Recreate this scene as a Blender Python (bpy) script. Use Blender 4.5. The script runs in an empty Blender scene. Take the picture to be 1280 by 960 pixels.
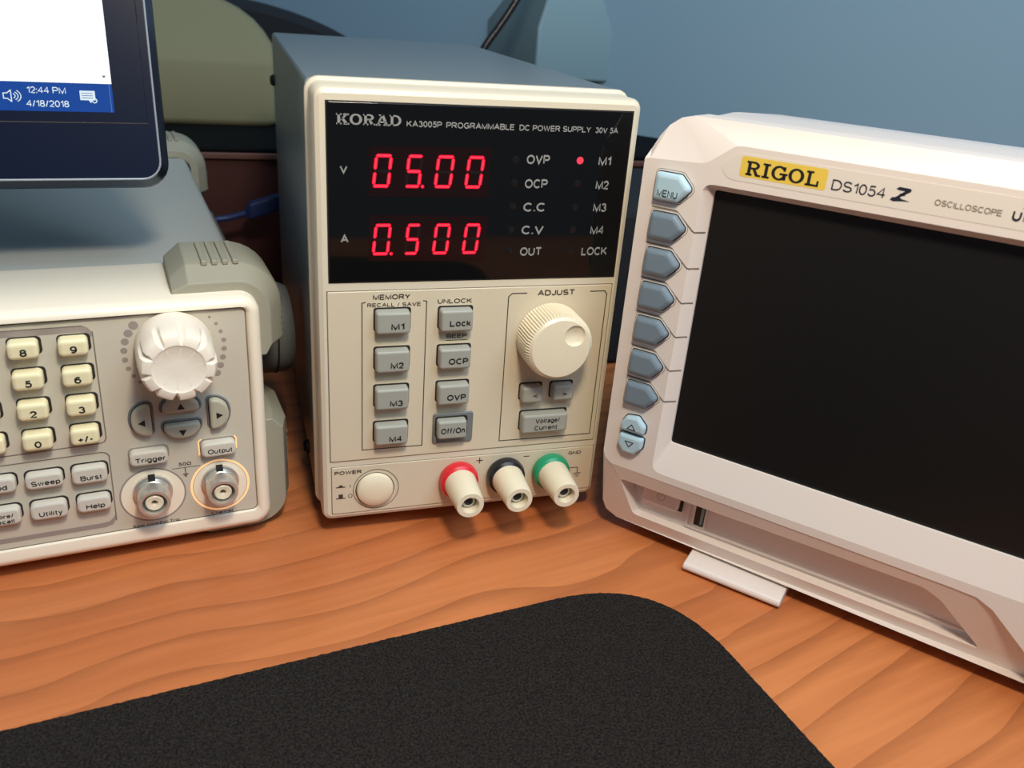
import bpy, bmesh, math, random
from mathutils import Vector, Matrix
random.seed(7)
C = bpy.context.scene.collection
sc = bpy.context.scene
PI = math.pi

# ------------------------------------------------------------------ camera, light, exposure
MM = 0.001
cam_d = bpy.data.cameras.new('camera'); cam = bpy.data.objects.new('camera', cam_d); C.objects.link(cam)
Rx = Vector((0.9536967, -0.2916831, 0.0733727)); Dn = Vector((-0.0597266, -0.4227538, -0.9042743)); Fw = Vector((0.2947801, 0.8580211, -0.4206))
m = Matrix.Identity(4)
for i in range(3):
    m[i][0] = Rx[i]; m[i][1] = -Dn[i]; m[i][2] = -Fw[i]
m.translation = Vector((-22.367, -272.0, 194.315)) * MM
cam.matrix_world = m
cam_d.sensor_width = 36; cam_d.lens = 1050 / 1280 * 36
cam_d.clip_start = 0.01; cam_d.clip_end = 50
cam_d.dof.use_dof = True; cam_d.dof.focus_distance = 0.30; cam_d.dof.aperture_fstop = 18
sc.camera = cam

sc.view_settings.view_transform = 'Standard'; sc.view_settings.look = 'None'
sc.view_settings.gamma = 1; sc.view_settings.use_curve_mapping = False
sc.view_settings.exposure = 0.0

w = bpy.data.worlds.new('world'); sc.world = w; w.use_nodes = True
w.node_tree.nodes['Background'].inputs[0].default_value = (0.62, 0.78, 1.0, 1)
w.node_tree.nodes['Background'].inputs[1].default_value = 0.16

def area(name, loc, target, size, power, col, shape='DISK', sy=None):
    d = bpy.data.lights.new(name, 'AREA'); d.shape = shape; d.size = size
    if sy: d.size_y = sy
    d.energy = power; d.color = col
    o = bpy.data.objects.new(name, d); C.objects.link(o); o.location = loc
    o.rotation_euler = (Vector(target) - Vector(loc)).to_track_quat('-Z', 'Y').to_euler()
    return o
def spot(name, loc, target, power, col, angle, blend, rad):
    d = bpy.data.lights.new(name, 'SPOT'); d.energy = power; d.color = col; d.spot_size = math.radians(angle); d.spot_blend = blend; d.shadow_soft_size = rad
    o = bpy.data.objects.new(name, d); C.objects.link(o); o.location = loc
    o.rotation_euler = (Vector(target) - Vector(loc)).to_track_quat('-Z', 'Y').to_euler()
    return o
spot('desk_lamp_light', (0.025, -0.235, 0.385), (0.05, 0.0, 0.0), 4.8, (1.0, 0.86, 0.66), 165, 0.6, 0.028)
area('window_light', (0.65, -1.05, 1.8), (0.30, 0.25, 0.15), 1.3, 34.0, (0.60, 0.80, 1.0), 'RECTANGLE', 1.5)

# ------------------------------------------------------------------ materials
def mat(name, col, rough=0.5, metal=0.0, spec=0.5, emit=None, estr=0.0, bump=0.0, bscale=900, coat=0.0):
    M = bpy.data.materials.new(name); M.use_nodes = True
    nt = M.node_tree; b = nt.nodes['Principled BSDF']
    b.inputs['Base Color'].default_value = (*col, 1); b.inputs['Roughness'].default_value = rough
    b.inputs['Metallic'].default_value = metal; b.inputs['Specular IOR Level'].default_value = spec
    b.inputs['Coat Weight'].default_value = coat
    if emit:
        b.inputs['Emission Color'].default_value = (*emit, 1); b.inputs['Emission Strength'].default_value = estr
    if bump:
        tc = nt.nodes.new('ShaderNodeTexCoord'); n = nt.nodes.new('ShaderNodeTexNoise'); n.inputs['Scale'].default_value = bscale
        n.inputs['Detail'].default_value = 3
        bp = nt.nodes.new('ShaderNodeBump'); bp.inputs['Strength'].default_value = bump; bp.inputs['Distance'].default_value = 0.0004
        nt.links.new(tc.outputs['Object'], n.inputs['Vector']); nt.links.new(n.outputs['Fac'], bp.inputs['Height'])
        nt.links.new(bp.outputs['Normal'], b.inputs['Normal'])
    return M

def srgb(r, g, b):
    f = lambda c: (c / 255) / 12.92 if c / 255 <= 0.04045 else ((c / 255 + 0.055) / 1.055) ** 2.4
    return (f(r), f(g), f(b))

cream = mat('cream_plastic', srgb(216, 206, 184), 0.42, bump=0.08)
cream_panel = mat('cream_panel', srgb(212, 199, 173), 0.5, bump=0.08)
grey_paint = mat('grey_paint', srgb(112, 122, 126), 0.36, bump=0.05)
acrylic = mat('black_acrylic', (0.004, 0.0042, 0.0045), 0.04, spec=0.36)
window_tint = mat('tinted_window', srgb(27, 12, 12), 0.12, spec=0.3)
seg_off = mat('unlit_segment', srgb(30, 17, 17), 0.2)
seg_on = mat('lit_red_segment', (0.3, 0, 0.01), 0.3, emit=(1.0, 0.006, 0.035), estr=0.95)
seg_core = mat('lit_red_core', (0.3, 0, 0.01), 0.3, emit=(1.0, 0.06, 0.10), estr=1.0)
ink_grey = mat('silver_print', srgb(142, 143, 140), 0.5)
ink_dark = mat('dark_print', srgb(62, 52, 48), 0.6)
ink_black = mat('black_print', srgb(28, 27, 28), 0.5)
ink_line = mat('grey_line_print', srgb(120, 108, 96), 0.6)
dark_gap = mat('dark_gap', srgb(34, 28, 26), 0.7)
key_grey = mat('grey_key_rubber', srgb(160, 160, 150), 0.5, bump=0.05)
key_frame = mat('slate_key_frame', srgb(112, 116, 116), 0.55)
lamp_off = mat('unlit_lamp', srgb(16, 16, 17), 0.3)
red_pl = mat('red_plastic', srgb(220, 38, 50), 0.3)
black_pl = mat('black_plastic', srgb(24, 26, 32), 0.3)
green_pl = mat('green_plastic', srgb(28, 150, 104), 0.3)
ivory = mat('ivory_plastic', srgb(232, 220, 192), 0.35)
chrome = mat('nickel', srgb(214, 212, 205), 0.3, metal=0.75)
dark_metal = mat('dark_metal', srgb(60, 58, 55), 0.35, metal=0.8)
rubber = mat('black_rubber', srgb(22, 22, 23), 0.7)
gen_white = mat('generator_white', srgb(240, 228, 206), 0.4, bump=0.05)
gen_panel = mat('generator_panel_grey', srgb(198, 190, 172), 0.5, bump=0.06)
gen_body = mat('generator_body_grey', srgb(166, 168, 162), 0.45, bump=0.05)
gen_band = mat('mauve_band_print', srgb(150, 138, 130), 0.6)
bumper_m = mat('olive_grey_rubber', srgb(150, 146, 128), 0.62, bump=0.08)
hub_m = mat('dark_grey_handle', srgb(98, 100, 98), 0.55)
num_key = mat('cream_key_rubber', srgb(236, 226, 184), 0.45)
menu_key = mat('pale_grey_key', srgb(205, 200, 186), 0.45)
arrow_key = mat('grey_green_key', srgb(176, 172, 152), 0.5)
knob_white = mat('white_knob', srgb(242, 230, 212), 0.45, bump=0.05)
amber = mat('amber_backlight', srgb(240, 200, 150), 0.5, emit=(1.0, 0.52, 0.2), estr=0.55)
sc_white = mat('scope_white', srgb(228, 218, 211), 0.45, bump=0.05)
sc_plate = mat('scope_name_plate', srgb(224, 216, 206), 0.5)
sc_screen = mat('matte_black_screen', (0.008, 0.008, 0.0082), 0.38, spec=0.35)
sc_key = mat('blue_grey_key', srgb(114, 132, 146), 0.4)
sc_key_l = mat('light_blue_key', srgb(176, 206, 220), 0.4)
yellow = mat('yellow_badge', srgb(230, 198, 82), 0.45)
navy = mat('navy_print', srgb(28, 32, 52), 0.5)
sc_line = mat('plate_outline', srgb(150, 142, 136), 0.6)
mon_blk = mat('monitor_black', srgb(15, 24, 44), 0.35, spec=0.12)
mon_rim = mat('monitor_rim_metal', srgb(58, 66, 84), 0.3, metal=0.5)
mon_edge = mat('monitor_bright_edge', srgb(186, 192, 204), 0.3, metal=0.35)
scr_white = mat('screen_white', (0, 0, 0), 0.5, spec=0.05, emit=(0.96, 0.99, 1.0), estr=1.15)
scr_blue = mat('screen_taskbar', (0, 0, 0), 0.5, spec=0.05, emit=srgb(26, 72, 152), estr=1.0)
scr_ink = mat('screen_text', (0, 0, 0), 0.5, spec=0.05, emit=(0.75, 0.88, 0.95), estr=1.0)
scr_dim = mat('screen_divider', (0, 0, 0), 0.5, spec=0.05, emit=srgb(90, 130, 200), estr=1.0)
scr_arrow = mat('screen_arrow', (0, 0, 0), 0.5, spec=0.05, emit=srgb(90, 100, 105), estr=1.0)
wall_m = mat('blue_wall_paint', srgb(150, 186, 208), 0.7, bump=0.15, bscale=250)
foam_m = mat('pale_yellow_foam', srgb(128, 124, 94), 0.9, bump=0.5, bscale=700)
black_cloth = mat('black_fabric', srgb(18, 22, 28), 0.9, bump=0.4, bscale=900)
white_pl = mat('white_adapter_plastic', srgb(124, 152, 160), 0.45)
blue_cable = mat('blue_cable', srgb(26, 46, 98), 0.5)
ledge_blk = mat('black_ledge_laminate', srgb(9, 11, 13), 0.8, spec=0.1)

def wood_mat(name, c_lo, c_mid, c_hi, rot, rough=0.36, sc_=1.0):
    M = bpy.data.materials.new(name); M.use_nodes = True; nt = M.node_tree; N = nt.nodes; L = nt.links
    b = N['Principled BSDF']; b.inputs['Roughness'].default_value = rough; b.inputs['Specular IOR Level'].default_value = 0.35
    tc = N.new('ShaderNodeTexCoord')
    mp = N.new('ShaderNodeMapping'); mp.inputs['Rotation'].default_value = (0, 0, rot)
    L.new(tc.outputs['Object'], mp.inputs['Vector'])
    # slow wander of the grain
    n0 = N.new('ShaderNodeTexNoise'); n0.inputs['Scale'].default_value = 5.5 * sc_; n0.inputs['Detail'].default_value = 1.5
    L.new(mp.outputs['Vector'], n0.inputs['Vector'])
    mp2 = N.new('ShaderNodeMapping'); mp2.inputs['Scale'].default_value = (0.22, 1, 1)
    L.new(mp.outputs['Vector'], mp2.inputs['Vector'])
    mul = N.new('ShaderNodeVectorMath'); mul.operation = 'SCALE'; mul.inputs['Scale'].default_value = 0.085
    L.new(n0.outputs['Color'], mul.inputs[0])
    add = N.new('ShaderNodeVectorMath'); add.operation = 'ADD'
    L.new(mp2.outputs['Vector'], add.inputs[0]); L.new(mul.outputs['Vector'], add.inputs[1])
    wv = N.new('ShaderNodeTexWave'); wv.wave_type = 'BANDS'; wv.bands_direction = 'Y'; wv.wave_profile = 'SAW'
    wv.inputs['Scale'].default_value = 19 * sc_; wv.inputs['Distortion'].default_value = 4.5; wv.inputs['Detail'].default_value = 3.0
    wv.inputs['Detail Scale'].default_value = 1.4
    L.new(add.outputs['Vector'], wv.inputs['Vector'])
    mp4 = N.new('ShaderNodeMapping'); mp4.inputs['Scale'].default_value = (2.2, 22, 1)
    L.new(mp.outputs['Vector'], mp4.inputs['Vector'])
    n4 = N.new('ShaderNodeTexNoise'); n4.inputs['Scale'].default_value = 1.0; n4.inputs['Detail'].default_value = 3
    L.new(mp4.outputs['Vector'], n4.inputs['Vector'])
    mp3 = N.new('ShaderNodeMapping'); mp3.inputs['Scale'].default_value = (12, 260, 1)
    L.new(mp.outputs['Vector'], mp3.inputs['Vector'])
    n1 = N.new('ShaderNodeTexNoise'); n1.inputs['Scale'].default_value = 1.0 * sc_; n1.inputs['Detail'].default_value = 4; n1.inputs['Roughness'].default_value = 0.6
    L.new(mp3.outputs['Vector'], n1.inputs['Vector'])
    rb = N.new('ShaderNodeValToRGB'); rb.color_ramp.elements[0].position = .3; rb.color_ramp.elements[0].color = (*c_mid, 1)
    rb.color_ramp.elements[1].position = .7; rb.color_ramp.elements[1].color = (*c_hi, 1)
    L.new(n4.outputs['Fac'], rb.inputs['Fac'])
    rl = N.new('ShaderNodeValToRGB'); rl.color_ramp.elements[0].position = .62; rl.color_ramp.elements[0].color = (0, 0, 0, 1)
    rl.color_ramp.elements[1].position = 1.0; rl.color_ramp.elements[1].color = (.45, .45, .45, 1)
    L.new(wv.outputs['Fac'], rl.inputs['Fac'])
    r = N.new('ShaderNodeMix'); r.data_type = 'RGBA'; r.inputs['B'].default_value = (*c_lo, 1)
    L.new(rl.outputs['Color'], r.inputs['Factor']); L.new(rb.outputs['Color'], r.inputs['A'])
    mx = N.new('ShaderNodeMix'); mx.data_type = 'RGBA'; mx.blend_type = 'MULTIPLY'; mx.inputs['Factor'].default_value = 0.55
    r2 = N.new('ShaderNodeValToRGB'); r2.color_ramp.elements[0].position = 0.3; r2.color_ramp.elements[0].color = (0.72, 0.66, 0.6, 1)
    r2.color_ramp.elements[1].position = 0.65; r2.color_ramp.elements[1].color = (1, 1, 1, 1)
    L.new(n1.outputs['Fac'], r2.inputs['Fac']); L.new(r.outputs['Result'], mx.inputs['A']); L.new(r2.outputs['Color'], mx.inputs['B'])
    L.new(mx.outputs['Result'], b.inputs['Base Color'])
    return M
cherry = wood_mat('cherry_laminate', srgb(132, 70, 38), srgb(190, 108, 62), srgb(208, 130, 78), -math.radians(11))
cherry_dark = wood_mat('dark_cherry_board', srgb(52, 26, 24), srgb(66, 34, 30), srgb(72, 38, 33), 0, 0.55)

pad_m = bpy.data.materials.new('black_felt_pad'); pad_m.use_nodes = True
nt = pad_m.node_tree; b = nt.nodes['Principled BSDF']; b.inputs['Roughness'].default_value = 0.95; b.inputs['Specular IOR Level'].default_value = 0.15
tc = nt.nodes.new('ShaderNodeTexCoord'); n = nt.nodes.new('ShaderNodeTexNoise'); n.inputs['Scale'].default_value = 1500; n.inputs['Detail'].default_value = 2
r = nt.nodes.new('ShaderNodeValToRGB'); r.color_ramp.elements[0].position = 0.35; r.color_ramp.elements[0].color = (*srgb(18, 16, 15), 1)
r.color_ramp.elements[1].position = 0.75; r.color_ramp.elements[1].color = (*srgb(50, 45, 42), 1)
bp = nt.nodes.new('ShaderNodeBump'); bp.inputs['Strength'].default_value = 0.6; bp.inputs['Distance'].default_value = 0.0006
nt.links.new(tc.outputs['Object'], n.inputs['Vector']); nt.links.new(n.outputs['Fac'], r.inputs['Fac']); nt.links.new(r.outputs['Color'], b.inputs['Base Color'])
nt.links.new(n.outputs['Fac'], bp.inputs['Height']); nt.links.new(bp.outputs['Normal'], b.inputs['Normal'])

# ------------------------------------------------------------------ mesh helpers
def rrect(x0, x1, z0, z1, r, n=5):
    r = max(min(r, (x1 - x0) / 2 - 1e-4, (z1 - z0) / 2 - 1e-4), 1e-3)
    pts = []
    for cx, cz, a in ((x1 - r, z0 + r, -90), (x1 - r, z1 - r, 0), (x0 + r, z1 - r, 90), (x0 + r, z0 + r, 180)):
        for i in range(n + 1):
            t = math.radians(a + 90 * i / n); pts.append((cx + r * math.cos(t), cz + r * math.sin(t)))
    return pts
def circ(cx, cz, r, n=40, rz=None):
    rz = rz or r
    return [(cx + r * math.cos(2 * PI * i / n), cz + rz * math.sin(2 * PI * i / n)) for i in range(n)]
def inset(pts, d):
    n = len(pts); out = []
    for i in range(n):
        p, q, s = Vector(pts[i - 1]), Vector(pts[i]), Vector(pts[(i + 1) % n])
        e1 = (q - p); e2 = (s - q)
        if e1.length < 1e-9 or e2.length < 1e-9: out.append(tuple(q)); continue
        e1.normalize(); e2.normalize()
        n1 = Vector((-e1.y, e1.x)); n2 = Vector((-e2.y, e2.x))
        k = 1 + n1.dot(n2); v = (n1 + n2) / max(k, 0.3)
        out.append(tuple(q + v * d))
    return out
def round_poly(pts, r, n=4):
    out = []; N = len(pts)
    for i in range(N):
        p, q, s = Vector(pts[i - 1]), Vector(pts[i]), Vector(pts[(i + 1) % N])
        a = (p - q); b_ = (s - q); la, lb = a.length, b_.length; a.normalize(); b_.normalize()
        d = min(r, la * 0.45, lb * 0.45)
        A = q + a * d; B_ = q + b_ * d
        for j in range(n + 1):
            t = j / n; out.append(tuple((1 - t) ** 2 * A + 2 * t * (1 - t) * q + t * t * B_))
    return out

def _a(cx, cy, rx, ry, a0, a1, n=None):
    n = n or max(3, int(abs(a1 - a0) / 18))
    return [(cx + rx * math.cos(math.radians(a0 + (a1 - a0) * i / n)), cy + ry * math.sin(math.radians(a0 + (a1 - a0) * i / n))) for i in range(n + 1)]
_e = lambda cx, cy, rx, ry: _a(cx, cy, rx, ry, 90, 450, 24)
# plain sans lettering as pen strokes, cap height 1: width, strokes
PEN = {
 ' ': (.22, []), 'A': (.94, [[(0, 0), (.47, 1), (.94, 0)], [(.17, .33), (.77, .33)]]),
 'B': (.82, [[(0, 0), (0, 1), (.48, 1)] + _a(.5, .765, .27, .235, 90, -90) + [(0, .53)], [(.48, .53)] + _a(.52, .265, .3, .265, 90, -90) + [(0, 0)]]),
 'C': (.9, [_a(.48, .5, .48, .5, 45, 315)]), 'D': (.88, [[(0, 0), (0, 1), (.38, 1)] + _a(.4, .5, .48, .5, 90, -90) + [(-.05, 0)]]),
 'E': (.76, [[(.76, 1), (0, 1), (0, 0), (.78, 0)], [(0, .52), (.7, .52)]]), 'F': (.7, [[(.7, 1), (0, 1), (0, 0)], [(0, .5), (.6, .5)]]),
 'G': (.96, [_a(.48, .5, .48, .5, 48, 318) + [(.95, .2), (.95, .46), (.54, .46)]]), 'H': (.8, [[(0, 0), (0, 1)], [(.8, 0), (.8, 1)], [(0, .53), (.8, .53)]]),
 'I': (.06, [[(.03, 0), (.03, 1)]]), 'J': (.56, [[(.56, 1), (.56, .28)] + _a(.28, .28, .28, .28, 0, -180)]), 'K': (.84, [[(0, 0), (0, 1)], [(.8, 1), (0, .34)], [(.3, .58), (.86, 0)]]),
 'L': (.66, [[(0, 1), (0, 0), (.68, 0)]]), 'M': (.98, [[(0, 0), (0, 1), (.49, .02), (.98, 1), (.98, 0)]]), 'N': (.8, [[(0, 0), (0, 1), (.8, 0), (.8, 1)]]),
 'O': (1.0, [_e(.5, .5, .5, .5)]), 'P': (.78, [[(0, 0), (0, 1), (.46, 1)] + _a(.48, .73, .3, .27, 90, -90) + [(0, .46)]]),
 'R': (.86, [[(0, 0), (0, 1), (.5, 1)] + _a(.52, .74, .3, .26, 90, -90) + [(0, .48)], [(.46, .48), (.86, 0)]]),
 'S': (.8, [_a(.4, .745, .36, .255, 22, 262) + _a(.4, .255, .4, .255, 82, -160)]), 'T': (.8, [[(0, 1), (.8, 1)], [(.4, 1), (.4, 0)]]),
 'U': (.8, [[(0, 1), (0, .36)] + _a(.4, .36, .4, .36, 180, 360) + [(.8, 1)]]), 'V': (.9, [[(0, 1), (.45, 0), (.9, 1)]]), 'W': (1.3, [[(0, 1), (.33, 0), (.65, 1), (.97, 0), (1.3, 1)]]),
 'Y': (.86, [[(0, 1), (.43, .44), (.86, 1)], [(.43, .44), (.43, 0)]]),
 '0': (.64, [_e(.32, .5, .32, .5)]), '1': (.33, [[(0, .76), (.2, .86), (.33, 1), (.33, 0)]]), '2': (.64, [_a(.32, .7, .31, .3, 170, -30) + [(0, 0), (.66, 0)]]),
 '3': (.64, [_a(.31, .75, .28, .25, 160, -85), _a(.31, .265, .33, .265, 85, -165)]), '4': (.7, [[(.54, 0), (.54, 1), (0, .3), (.72, .3)]]),
 '5': (.64, [[(.6, 1), (.15, 1), (.06, .52)] + _a(.31, .33, .33, .33, 135, -160)]), '6': (.64, [_e(.32, .32, .32, .32), _a(.37, .5, .37, .5, 52, 190)]),
 '7': (.64, [[(0, 1), (.64, 1), (.24, 0)]]), '8': (.64, [_e(.32, .76, .27, .24), _e(.32, .265, .32, .265)]), '9': (.64, [_e(.32, .68, .32, .32), _a(.27, .5, .37, .5, 232, 370)]),
 'a': (.58, [_a(.29, .5, .27, .23, 155, 0) + [(.56, 0)], [(.56, .42), (.24, .38)] + _a(.22, .19, .22, .19, 90, 285) + [(.56, .2)]]),
 'c': (.56, [_a(.32, .365, .32, .365, 48, 312)]), 'd': (.6, [_e(.29, .365, .29, .365), [(.6, 0), (.6, 1)]]), 'e': (.62, [[(.02, .37), (.62, .37)] + _a(.32, .365, .31, .365, 5, 315)]),
 'f': (.34, [[(.13, 0), (.13, .78)] + _a(.33, .8, .2, .2, 180, 80), [(0, .72), (.34, .72)]]), 'g': (.6, [_e(.29, .365, .29, .365), [(.6, .73), (.6, -.06)] + _a(.31, -.06, .29, .21, 0, -160)]),
 'h': (.56, [[(0, 0), (0, 1)], _a(.28, .45, .28, .28, 180, 0) + [(.56, 0)]]), 'i': (.06, [[(.03, 0), (.03, .73)], [(.03, .88), (.03, 1.0)]]), 'k': (.52, [[(0, 0), (0, 1)], [(.48, .73), (0, .26)], [(.18, .44), (.52, 0)]]),
 'l': (.06, [[(.03, 0), (.03, 1)]]), 'n': (.56, [[(0, 0), (0, .73)], _a(.28, .45, .28, .28, 180, 0) + [(.56, 0)]]), 'o': (.64, [_e(.32, .365, .32, .365)]),
 'p': (.6, [_e(.31, .365, .29, .365), [(0, -.27), (0, .73)]]), 'r': (.32, [[(0, 0), (0, .73)], _a(.32, .4, .32, .33, 180, 85)]), 's': (.52, [_a(.26, .545, .23, .185, 25, 262) + _a(.26, .185, .26, .185, 82, -160)]),
 't': (.32, [[(.13, .95), (.13, .16)] + _a(.29, .16, .16, .16, 180, 280), [(0, .73), (.32, .73)]]), 'u': (.56, [[(0, .73), (0, .28)] + _a(.28, .28, .28, .28, 180, 360), [(.56, .73), (.56, 0)]]),
 'w': (.84, [[(0, .73), (.21, 0), (.42, .73), (.63, 0), (.84, .73)]]), 'x': (.54, [[(0, 0), (.54, .73)], [(0, .73), (.54, 0)]]), 'y': (.56, [[(0, .73), (.28, .02)], [(.56, .73), (.24, -.18), (.14, -.27), (0, -.26)]]),
 '/': (.34, [[(0, -.02), (.34, 1.02)]]), '.': (.06, [[(.03, -.06), (.03, .1)]]), ':': (.06, [[(.03, -.04), (.03, .12)], [(.03, .55), (.03, .71)]]), '+': (.6, [[(0, .42), (.6, .42)], [(.3, .12), (.3, .72)]]), '-': (.32, [[(0, .36), (.32, .36)]]),
 '<': (.6, [[(.6, .1), (0, .42), (.6, .74)]]), '>': (.6, [[(0, .1), (.6, .42), (0, .74)]]), 'Ω': (.92, [[(0, 0), (.3, 0), (.3, .1)] + _a(.46, .55, .44, .45, 240, -60) + [(.62, .1), (.62, 0), (.92, 0)]]),
}
def pen_strip(pts, hw):
    P = [Vector(pts[0])]
    for q in pts[1:]:
        if (Vector(q) - P[-1]).length > 1e-4: P.append(Vector(q))
    cl = (P[0] - P[-1]).length < 1e-3 and len(P) > 3
    L, R_ = [], []; n = len(P)
    for i, p in enumerate(P):
        a = P[i - 1] if i else (P[-2] if cl else None); c = P[i + 1] if i < n - 1 else (P[1] if cl else None)
        d1 = (p - a).normalized() if a else None; d2 = (c - p).normalized() if c else None
        n1 = Vector((-d1.y, d1.x)) if d1 else Vector((-d2.y, d2.x)); n2 = Vector((-d2.y, d2.x)) if d2 else n1
        k = 1 + n1.dot(n2); v = (n1 + n2) / max(k, .45)
        L.append(p + v * hw); R_.append(p - v * hw)
    return L, R_

class B:
    """collects shapes for ONE mesh object; f maps local mm (x, y, z) to the thing's space"""
    def __init__(s, f=None): s.bm = bmesh.new(); s.mats = []; s.f = f or (lambda p: p)
    def mi(s, M):
        if M not in s.mats: s.mats.append(M)
        return s.mats.index(M)
    def v(s, p): return s.bm.verts.new(Vector(s.f(p)) * MM)
    def face(s, vs, M, smooth=False):
        try: fc = s.bm.faces.new(vs)
        except ValueError: return None
        fc.material_index = s.mi(M); fc.smooth = smooth; return fc
    def loft(s, loops, M, cap0=True, cap1=True, smooth=False, closed=True):
        R = [[s.v(p) for p in L] for L in loops]
        for a, b_ in zip(R, R[1:]):
            n = len(a)
            for i in range(n if closed else n - 1):
                s.face([a[i], a[(i + 1) % n], b_[(i + 1) % n], b_[i]], M, smooth)
        if cap0: s.face(R[0][::-1], M)
        if cap1: s.face(R[-1], M)
        return s
    def prism(s, out, yb, yf, M, bev=0.0, bevz=None, seg=3, smooth=True):
        """outline (x,z) from back yb to front yf with a rounded front edge"""
        lo = [[(x, yb, z) for x, z in out]]
        if bev:
            bz = bevz or bev
            lo.append([(x, yf + bz, z) for x, z in out])
            for i in range(1, seg + 1):
                t = PI / 2 * i / seg
                L = inset(out, bev * (1 - math.cos(t))); lo.append([(x, yf + bz * (1 - math.sin(t)), z) for x, z in L])
        else: lo.append([(x, yf, z) for x, z in out])
        return s.loft(lo, M, smooth=smooth and bev > 0)
    def keycap(s, poly, r, yb, yf, M, bev, bevz, seg=3):
        """polygonal key with rounded corners and a rounded front edge"""
        lo = [[(x, yb, z) for x, z in round_poly(poly, r, 3)], [(x, yf + bevz, z) for x, z in round_poly(poly, r, 3)]]
        for i in range(1, seg + 1):
            t = PI / 2 * i / seg
            lo.append([(x, yf + bevz * (1 - math.sin(t)), z) for x, z in round_poly(inset(poly, bev * (1 - math.cos(t))), r, 3)])
        return s.loft(lo, M)
    def flat(s, out, y, M): s.face([s.v((x, y, z)) for x, z in out], M); return s
    def ring(s, o1, o2, y, M, y2=None):
        y2 = y if y2 is None else y2
        a = [s.v((x, y, z)) for x, z in o1]; b_ = [s.v((x, y2, z)) for x, z in o2]; n = len(a)
        for i in range(n): s.face([a[i], a[(i + 1) % n], b_[(i + 1) % n], b_[i]], M)
        return s
    def box(s, x0, x1, y0, y1, z0, z1, M):
        return s.loft([[(x0, y0, z0), (x1, y0, z0), (x1, y1, z0), (x0, y1, z0)], [(x0, y0, z1), (x1, y0, z1), (x1, y1, z1), (x0, y1, z1)]], M)
    def lathe(s, prof, M, axis='y', c=(0, 0, 0), n=40, cap0=True, cap1=True, smooth=True):
        lo = []
        for r_, h in prof:
            L = []
            for i in range(n):
                t = 2 * PI * i / n; a, b_ = r_ * math.cos(t), r_ * math.sin(t)
                L.append({'y': (c[0] + a, c[1] + h, c[2] + b_), 'x': (c[0] + h, c[1] + a, c[2] + b_), 'z': (c[0] + a, c[1] + b_, c[2] + h)}[axis])
            lo.append(L)
        return s.loft(lo, M, cap0, cap1, smooth)
    def line(s, pts, wd, y, M, closed=False):
        P = [Vector(p) for p in pts]
        if closed: P = P + [P[0]]
        for a, b_ in zip(P, P[1:]):
            d = (b_ - a)
            if d.length < 1e-6: continue
            d.normalize(); q = Vector((-d.y, d.x)) * wd / 2; a2 = a - d * wd * 0.3; b2 = b_ + d * wd * 0.3
            s.flat([tuple(a2 - q), tuple(b2 - q), tuple(b2 + q), tuple(a2 + q)], y, M)
        return s
    def text(s, t, x0, x1, z0, cap, y, M, bold=0.0):
        st = .14 + bold * 4.5; gap = .1 + st; x = 0; S_ = []
        for c in t:
            wd, strokes = PEN[c]; S_ += [[(px + x, pz * (1 - st) + st / 2) for px, pz in q] for q in strokes]; x += wd + gap
        tot = x - gap + st; k = (x1 - x0) / tot
        for q_, q in enumerate(S_):
            L, R_ = pen_strip(q, st / 2); yy = y - .004 * (q_ % 3)
            f = lambda p: s.v((x0 + (p.x + st / 2) * k, yy, z0 + p.y * cap))
            a = [f(p) for p in L]; b_ = [f(p) for p in R_]
            for i in range(len(a) - 1): s.face([a[i], a[i + 1], b_[i + 1], b_[i]], M)
        return s
    def slab(s, word, x0, x1, z0, z1, y, M, gap=0.08):
        wd = [SLABW[c] for c in word]; tot = sum(wd) + gap * (len(word) - 1); k = (x1 - x0) / tot; x = x0
        for c, w_ in zip(word, wd):
            for poly in SLAB[c]:
                s.flat([(x + px * w_ * k, z0 + pz * (z1 - z0)) for px, pz in poly], y, M)
            x += (w_ + gap) * k
        return s
    def obj(s, name, parent=None, bevel=0.0, bseg=2, angle=30, label=None, autos=True):
        bmesh.ops.remove_doubles(s.bm, verts=s.bm.verts, dist=1e-7)
        bmesh.ops.recalc_face_normals(s.bm, faces=[f for f in s.bm.faces if f.smooth or len(f.verts) > 0])
        me = bpy.data.meshes.new(name); s.bm.to_mesh(me); s.bm.free()
        for M in s.mats: me.materials.append(M)
        if autos:
            for p in me.polygons: p.use_smooth = True
            me.set_sharp_from_angle(angle=math.radians(angle))
            for p in me.polygons: p.use_smooth = len(p.vertices) <= 4
        o = bpy.data.objects.new(name, me); C.objects.link(o)
        if parent: o.parent = parent
        if bevel:
            md = o.modifiers.new('bevel', 'BEVEL'); md.width = bevel * MM; md.segments = bseg; md.limit_method = 'ANGLE'; md.angle_limit = math.radians(angle); md.harden_normals = True
        if label: o['label'] = label
        return o

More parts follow.
